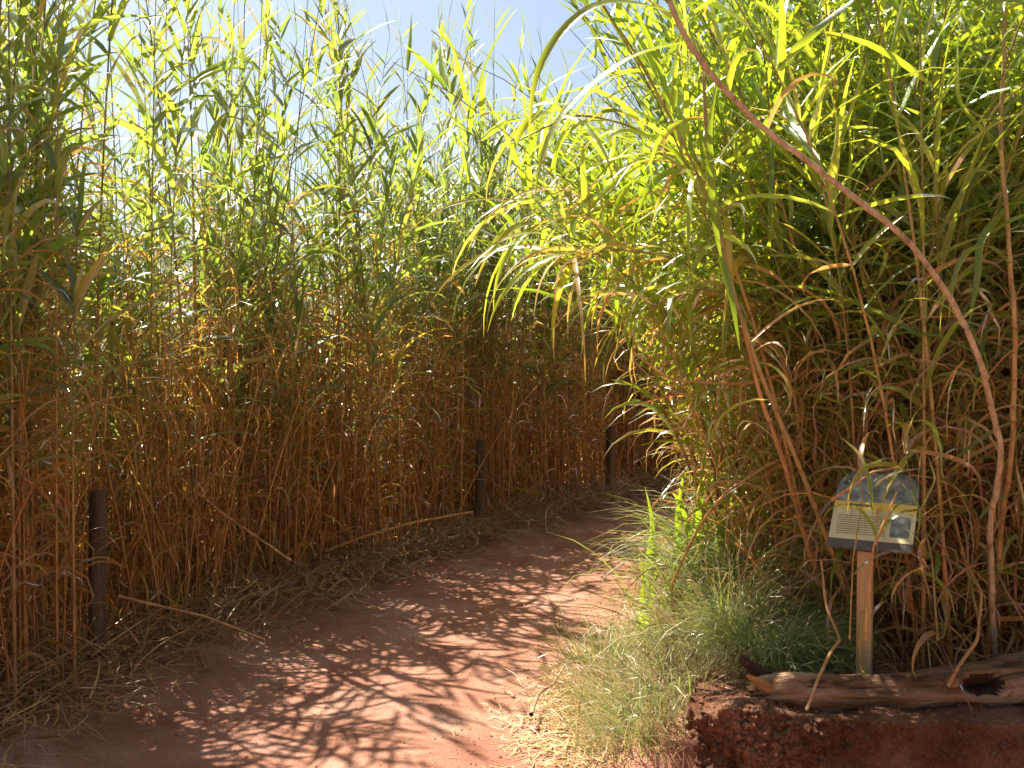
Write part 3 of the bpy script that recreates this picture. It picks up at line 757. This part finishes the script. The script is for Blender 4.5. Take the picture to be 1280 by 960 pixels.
# loose ground grass over the slope
a_ = Acc()
n = 16000
yy = U(3.55, 7.6, n)
xb = np.interp(yy, [0.5, 3.75, 5.5, 7.9], [0.62, 0.08, 0.42, 1.02])
xx = xb + .12 + 1.15 * rng.random(n) ** .9
keep = (noise_k := np.sin(xx * 9 + yy * 4) + np.sin(yy * 7 - xx * 5) + rng.normal(0, .7, n)) > -.6
keep &= ~((xx > .6) & (yy < 3.85))
xx, yy = xx[keep], yy[keep]; n = len(xx)
P = np.column_stack([xx, yy, terrain(xx, yy) - .005])
az = U(0, 6.28, n)
pts = centerline(P, az, U(.5, 1.5, n), U(.3, 2.4, n), U(.08, .34, n) , rng.normal(0, .5, n), 4)
add_ribbons(a_, pts, U(.002, .005, n), az, rng.normal(0, .8, n), np.clip(rng.beta(1.3, 1.1, n), 0, 1), U(0, 1, n), False, .8)
o = a_.obj('grass', M['grass_blade']); tag(o, 'green and straw coloured grass covering the slope beside the path', 'grass', kind='stuff')

# ------------------------------------------------------------------ litter
def litter(name, xy, L, W, dry, label, h=.05, el=(-.15, .35), mat='straw', seg=3, cur=.7):
    n = len(xy)
    P = np.column_stack([xy, terrain(xy[:, 0], xy[:, 1]) + .006 + h * rng.random(n) ** 2])
    az = U(0, 6.28, n)
    pts = centerline(P, az, U(*el, n), U(0, .5, n), U(*L, n), rng.normal(0, cur, n), seg)
    zmin = terrain(pts[..., 0], pts[..., 1]) + .006
    pts[..., 2] = np.maximum(pts[..., 2], zmin)
    a_ = Acc(); add_ribbons(a_, pts, U(*W, n), az, rng.normal(0, .5, n), U(*dry, n), U(0, 1, n), False, .9)
    o = a_.obj(name, M[mat]); tag(o, label, 'litter', kind='stuff')
i = rng.uniform(.1 * 399, .8 * 399, 24000).astype(int)
off = rng.normal(-.02, .20, 24000)
off = np.clip(off, -.62, 1.2)
litter('straw_litter', hp[i] + hn[i] * off[:, None], (.05, .42), (.002, .010), (.35, 1.0), 'dry reed straw heaped along the foot of the left reeds', .12, (-.4, .7), cur=1.3, seg=4)
q = np.column_stack([rng.normal(.22, .13, 1500), rng.normal(4.15, .35, 1500)])
litter('straw', q, (.03, .12), (.003, .007), (.4, .65), 'bleached straw scattered on the right edge of the path', .02, (-.1, .2))
q = np.column_stack([U(.75, 4, 1500), U(3.46, 4.0, 1500)])
litter('leaf_litter', q, (.03, .14), (.003, .009), (.5, 1.0), 'dry leaf scraps on top of the bank round the log', .02, (-.1, .2))

# ------------------------------------------------------------------ fallen log on the bank
axp = [(938, 848, 3.56, .046), (965, 856, 3.56, .060), (1000, 864, 3.56, .066), (1060, 868, 3.57, .068), (1120, 867, 3.58, .071), (1180, 860, 3.60, .080), (1230, 856, 3.62, .088), (1290, 846, 3.66, .090), (1360, 838, 3.72, .092), (1460, 834, 3.8, .085)]
pc = np.array([at(x, y, d) for x, y, d, r in axp]); rr_ = np.array([q[3] for q in axp])
NL, KL = 260, 72
dd = np.r_[0, np.cumsum(np.linalg.norm(np.diff(pc, axis=0), axis=1))]
ss = np.linspace(0, dd[-1], NL)
cl = np.stack([np.interp(ss, dd, pc[:, k]) for k in range(3)], -1); rl = np.interp(ss, dd, rr_)
for _ in range(30): cl[1:-1] = (cl[:-2] + 2 * cl[1:-1] + cl[2:]) / 4
cl[:, 2] = np.minimum(cl[:, 2], H_BANK + rl * .98)
origin = cl[NL // 3].copy(); origin[2] = H_BANK
root = empty('fallen_log', origin, 'weathered red-brown log lying on the bank in front of the sign post', 'log')
hol = at(1232, 858, 3.53); knot = at(1190, 852, 3.50)
vs_ = []
Tn = frames(cl[None])[0]
for i in range(NL):
    t_ = Vector(Tn[i]); s_ = t_.cross(Vector((0, 0, 1))).normalized(); u_ = s_.cross(t_)
    for j in range(KL):
        q = j / KL * 2 * math.pi
        dr_ = s_ * math.cos(q) + u_ * math.sin(q)
        cc = Vector((ss[i] * 2.2, math.cos(q + ss[i] * .8) * 1.2, math.sin(q + ss[i] * .8) * 1.2))
        cf = Vector((ss[i] * 5, math.cos(q + ss[i]) * 5, math.sin(q + ss[i]) * 5))
        cg = Vector((ss[i] * 9, math.cos(q + ss[i]) * 11, math.sin(q + ss[i]) * 11))
        r = rl[i] * (1 + .18 * noise.noise(cc) + .10 * noise.noise(cf) + .06 * noise.noise(cg))
        r -= .016 * max(0, 1 - abs(noise.noise(Vector((ss[i] * 1.1, math.cos(q) * 2.4, math.sin(q) * 2.4 + 7)))) * 14)      # long cracks
        p = Vector(cl[i]) + dr_ * r
        dk = (p - Vector(knot)).length; r += .022 * math.exp(-(dk / .03) ** 2)
        hv = p - Vector(hol); e = (hv.x / .066) ** 2 + (hv.z / .030) ** 2
        if dr_.y < .2: r -= .125 * math.exp(-e * e)
        r += .012 * math.exp(-((math.sqrt(e) - 1.35) / .3) ** 2) * (dr_.y < .2)
        if i < 6: r *= .80 + .2 * i / 6
        p = Vector(cl[i]) + dr_ * r
        if i == 0: p += Vector((.03 * noise.noise(cf * 2) - .0, 0, 0))
        vs_.append(p - Vector(origin))
fs_ = [(i * KL + j, i * KL + (j + 1) % KL, (i + 1) * KL + (j + 1) % KL, (i + 1) * KL + j) for i in range(NL - 1) for j in range(KL)]
nb = len(vs_)
vs_.append(Vector(cl[0]) + Vector((.03, 0, 0)) - Vector(origin)); fs_ += [(nb, (j + 1) % KL, j) for j in range(KL)]
vs_.append(Vector(cl[-1]) - Vector(origin)); fs_ += [(nb + 1, (NL - 1) * KL + j, (NL - 1) * KL + (j + 1) % KL) for j in range(KL)]
lg = simple('trunk', vs_, fs_, M['log'], root)
lg.data.flip_normals()
lg.data.materials.append(M['rot_and_shade'])
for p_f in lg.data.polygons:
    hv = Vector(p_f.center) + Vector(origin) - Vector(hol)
    if (hv.x / .075) ** 2 + (hv.z / .036) ** 2 < 1 and hv.y > -.02: p_f.material_index = 1  # rotten wood tone here also paints in the dark of the hollow
def chunk(name, pts, r, mat, parent, org, seed=0, flat=1.0):
    p, L = poly3(pts, 18)
    T = frames(p[None])[0]; K = 16; v_ = []
    for i in range(18):
        t_ = Vector(T[i]); s_ = t_.cross(Vector((0, 0, 1))).normalized(); u_ = s_.cross(t_)
        f = i / 17
        for j in range(K):
            q = j / K * 2 * math.pi
            rr = np.interp(f, np.linspace(0, 1, len(r)), r) * (1 + .25 * noise.noise(Vector((f * 3 + seed, math.cos(q) * 2, math.sin(q) * 2))))
            v_.append(Vector(p[i]) + s_ * math.cos(q) * rr * flat + u_ * math.sin(q) * rr + t_ * (.012 * noise.noise(Vector((seed, math.cos(q) * 3, math.sin(q) * 3))) if i == 17 else 0) - Vector(org))
    f_ = [(i * K + j, i * K + (j + 1) % K, (i + 1) * K + (j + 1) % K, (i + 1) * K + j) for i in range(17) for j in range(K)]
    f_ += [tuple(range(17 * K, 18 * K)), tuple(range(K))[::-1]]
    o = simple(name, v_, f_, M[mat], parent, False)
    o.data.flip_normals()
    return o
chunk('branch_stub', [at(962, 850, 3.60), at(945, 838, 3.60), at(926, 822, 3.60)], (.034, .024, .020, .012), 'rot_and_shade', root, origin, 3)
w_ = chunk('broken_wood', [at(1000, 872, 3.53), at(965, 864, 3.515), at(934, 844, 3.52)], (.004, .016, .023, .006), 'heart', root, origin, 8, .6)
w_['label'] = 'splintered orange-brown wood at the broken end'
chunk('knot', [at(1192, 853, 3.56), at(1190, 852, 3.50)], (.032, .022), 'log', root, origin, 5)

# ------------------------------------------------------------------ interpretive sign
pb = at(1086, 689, 3.72)
ya, re = R(30), R(40)
uu = Vector((math.cos(ya), -math.sin(ya), 0))
back = Vector((math.sin(ya), math.cos(ya), 0))
vv = (Vector((0, 0, 1)) * math.cos(re) + back * math.sin(re)).normalized()
nn = uu.cross(vv).normalized()
if nn.y > 0: nn = -nn
zb = float(terrain(pb[0], pb[1]))
root = empty('information_sign', (pb[0], pb[1] + .03, zb), 'small tilted cream and yellow information sign on a wooden stake, half hidden by leaves', 'sign')
org = Vector(root.location)
SW, SH = .305, .345
def outline(w, h, rb, rt, v0=0.0, n=10, rb2=None):
    pts = []
    for cx, cy, r, a0 in ((w / 2 - rb, v0 + rb, rb, -90), (w / 2 - rt, h - rt, rt, 0), (-w / 2 + rt, h - rt, rt, 90), (-w / 2 + rb, v0 + rb, rb, 180)):
        for k in range(n + 1):
            q = R(a0 + 90 * k / n); pts.append((cx + r * math.cos(q), cy + r * math.sin(q)))
    return pts
def slab(name, pts, z0, z1, mat, parent=root):
    n = len(pts)
    f3 = lambda p, z: Vector(pb) + uu * p[0] + vv * p[1] + nn * z - org
    v_ = [f3(p, z0) for p in pts] + [f3(p, z1) for p in pts]
    f_ = [tuple(range(n))[::-1], tuple(range(n, 2 * n))] + [(k, (k + 1) % n, n + (k + 1) % n, n + k) for k in range(n)]
    return simple(name, v_, f_, M[mat], parent, False)
bd = slab('board', outline(SW, SH, .018, .075), 0, .008, 'board')
rect = lambda x0, y0, x1, y1: [(x0, y0), (x1, y0), (x1, y1), (x0, y1)]
e = SW / 2 - .0015
slab('text_panel', rect(-e, .040, e, .172), .008, .0095, 'cream')
slab('title_band', rect(-e, .172, e, .206), .008, .0097, 'yellow')
top = [p for p in outline(SW - .008, SH - .004, .001, .072, .206)]
slab('picture', top, .008, .0095, 'photo')
slab('small_picture', rect(.065, .062, .135, .150), .0095, .0105, 'photo')
def marks(name, rows, x0, x1, z, hgt):
    v_, f_ = [], []
    f3 = lambda p: Vector(pb) + uu * p[0] + vv * p[1] + nn * z - org
    for y in rows:
        x = x0
        while x < x1 - .004:
            w = rng.uniform(.004, .013); w = min(w, x1 - x)
            k = len(v_)
            v_ += [f3((x, y)), f3((x + w, y)), f3((x + w, y + hgt)), f3((x, y + hgt))]; f_.append((k, k + 1, k + 2, k + 3))
            x += w + .0022
    return simple(name, v_, f_, M['ink'], root, False)
marks('body_text', [.062 + .0098 * k for k in range(9)], -.128, .055, .0102, .0030)
marks('title_text', [.185], -.105, -.012, .0104, .011)
# stake
sb = Vector((pb[0], pb[1] + .035, zb - .15)); topz = pb[2] + .004
hw, ht_ = .027, .018
v_ = []
for z in (sb.z, topz):
    for (x, y) in ((-hw, -ht_), (hw, -ht_), (hw, ht_), (-hw, ht_)):
        X_ = uu * x + back * y
        zz = z + (y * .6 if z == topz else 0)
        v_.append(Vector((sb.x + X_.x, sb.y + X_.y, zz)) - org)
st_ = simple('stake', v_, [(0, 1, 5, 4), (1, 2, 6, 5), (2, 3, 7, 6), (3, 0, 4, 7), (4, 5, 6, 7), (3, 2, 1, 0)], M['stake'], root, False)
bv = st_.modifiers.new('bevel', 'BEVEL'); bv.width = .003; bv.segments = 2

# leaves hanging in front of the sign, and its small leafy neighbour
cane('leafy_shoot', A((1172, 800, 3.62), (1165, 700, 3.6), (1150, 640, 3.58), (1135, 590, 3.56), (1128, 540, 3.55)), .004, .002,
     'slender green shoot covering the right side of the sign with narrow leaves', 'shoot',
     [(A((1165, 700, 3.6), (1140, 665, 3.55), (1110, 650, 3.52)), .010, .3, .3),
      (A((1158, 660, 3.59), (1120, 628, 3.55), (1090, 622, 3.52)), .010, .35, .4),
      (A((1150, 640, 3.58), (1125, 600, 3.54), (1100, 592, 3.52), (1085, 610, 3.5)), .011, .1, .4),
      (A((1150, 640, 3.58), (1170, 600, 3.56), (1160, 570, 3.55)), .012, .05, .2),
      (A((1140, 610, 3.57), (1150, 640, 3.53), (1146, 680, 3.52)), .011, .2, .5),
      (A((1135, 590, 3.56), (1110, 570, 3.54), (1075, 590, 3.52), (1060, 620, 3.5)), .011, .3, .4),
      (A((1130, 560, 3.56), (1142, 520, 3.54), (1160, 500, 3.52)), .012, .05, .3),
      (A((1160, 670, 3.59), (1180, 640, 3.56), (1200, 645, 3.55)), .011, .1, .3),
      (A((1145, 625, 3.58), (1120, 632, 3.54), (1105, 655, 3.52)), .009, .05, .3)], dryA=.3, dryB=.1, sheath=14)
cane('leafy_shoot', A((1062, 800, 3.6), (1066, 700, 3.56), (1078, 620, 3.54), (1070, 560, 3.53)), .003, .002,
     'thin green shoot with one broad leaf hanging across the middle of the sign', 'shoot',
     [(A((1052, 548, 3.5), (1078, 572, 3.48), (1088, 610, 3.47), (1092, 648, 3.47)), .020, .0, 1.0),
      (A((1070, 560, 3.53), (1060, 555, 3.52), (1052, 548, 3.5)), .012, .0, .4)], dryA=.5, dryB=.2, sheath=3)
cane('bent_straw', A((1082, 800, 3.48), (1086, 740, 3.47), (1092, 680, 3.46), (1110, 640, 3.46), (1120, 615, 3.47)), .005, .004,
     'pinkish dry stem crossing the front of the sign and its stake', 'straw', sheath=2)
cane('bent_straw', A((1040, 625, 3.55), (1062, 610, 3.5), (1090, 590, 3.48), (1130, 583, 3.5)), .005, .003,
     'rusty dry leaf stem curled over the top edge of the sign', 'straw')

# crumbs of earth on the bank and its foot
def clods(name, cen, rad, label, mat='bank'):
    v_, f_ = [], []
    base = np.array([(0, 0, 1), (.9, 0, .3), (.28, .85, .3), (-.72, .53, .3), (-.72, -.53, .3), (.28, -.85, .3), (.72, .53, -.4), (-.28, .85, -.4), (-.9, 0, -.4), (-.28, -.85, -.4), (.72, -.53, -.4), (0, 0, -1)])
    tri = [(0, 1, 2), (0, 2, 3), (0, 3, 4), (0, 4, 5), (0, 5, 1), (1, 6, 2), (2, 7, 3), (3, 8, 4), (4, 9, 5), (5, 10, 1), (2, 6, 7), (3, 7, 8), (4, 8, 9), (5, 9, 10), (1, 10, 6), (11, 7, 6), (11, 8, 7), (11, 9, 8), (11, 10, 9), (11, 6, 10)]
    for c_, r_ in zip(cen, rad):
        q = base * rng.uniform(.6, 1.3, base.shape) * r_ + c_
        k = len(v_); v_ += q.tolist(); f_ += [(a_ + k, b_ + k, c2 + k) for a_, b_, c2 in tri]
    o = simple(name, v_, f_, M[mat], None, False)
    tag(o, label, 'earth crumbs', kind='stuff')
from mathutils.bvhtree import BVHTree
bt = BVHTree.FromPolygons([v.co[:] for v in bk.data.vertices], [tuple(p.vertices) for p in bk.data.polygons])
cen, rad = [], []
for k in range(2600):
    if k < 1700: x_, z_ = rng.normal(.85, .16), rng.uniform(0.02, .40)
    else: x_, z_ = rng.uniform(.8, 2.8), rng.uniform(.2, .36)
    h = bt.ray_cast(Vector((x_, 2.6, z_)), Vector((0, 1, 0)))
    if h[0] is None: continue
    cen.append(np.array(h[0])); rad.append(min(.02, .003 + rng.exponential(.0035)))
for k in range(900):
    x_, y_ = rng.uniform(.7, 2.8), rng.uniform(3.42, 3.6)
    h = bt.ray_cast(Vector((x_, y_, 1)), Vector((0, 0, -1)))
    if h[0] is None: continue
    cen.append(np.array(h[0])); rad.append(min(.016, .002 + rng.exponential(.003)))
clods('earth_crumbs', cen, rad, 'loose crumbs of red earth clinging to the cut bank')
n = 700
x_ = rng.normal(.3, .3, n); y_ = rng.uniform(3.6, 6, n); x_ = x_ + np.interp(y_, [3.6, 6], [-.2, .3])
clods('path_grit', np.column_stack([x_, y_, terrain(x_, y_) + .006]), .002 + rng.exponential(.0018, n), 'small stones and grit along the right edge of the path', 'path')

n = 1500
y_ = rng.uniform(3.4, 8.5, n); u_ = rng.random(n)
x_ = np.interp(y_, [3.7, 5.5, 7.1, 8.9], [-1.7, -1.1, -.4, .4]) * (1 - u_) + np.interp(y_, [3.75, 5.5, 7.9], [.2, .5, 1.1]) * u_
clods('path_pebbles', np.column_stack([x_, y_, terrain(x_, y_) + .010]), .0015 + rng.exponential(.0016, n), 'fine pebbles trodden into the surface of the path', 'path')
n = 260
y_ = rng.uniform(3.5, 8.5, n); u_ = rng.beta(.6, .6, n)
x_ = np.interp(y_, [3.7, 5.5, 7.1, 8.9], [-1.7, -1.1, -.4, .4]) * (1 - u_) + np.interp(y_, [3.75, 5.5, 7.9], [.2, .5, 1.1]) * u_
litter('trodden_litter', np.column_stack([x_, y_]), (.02, .12), (.003, .009), (.5, 1), 'sparse trodden leaf scraps on the path', .008, (-.05, .1))
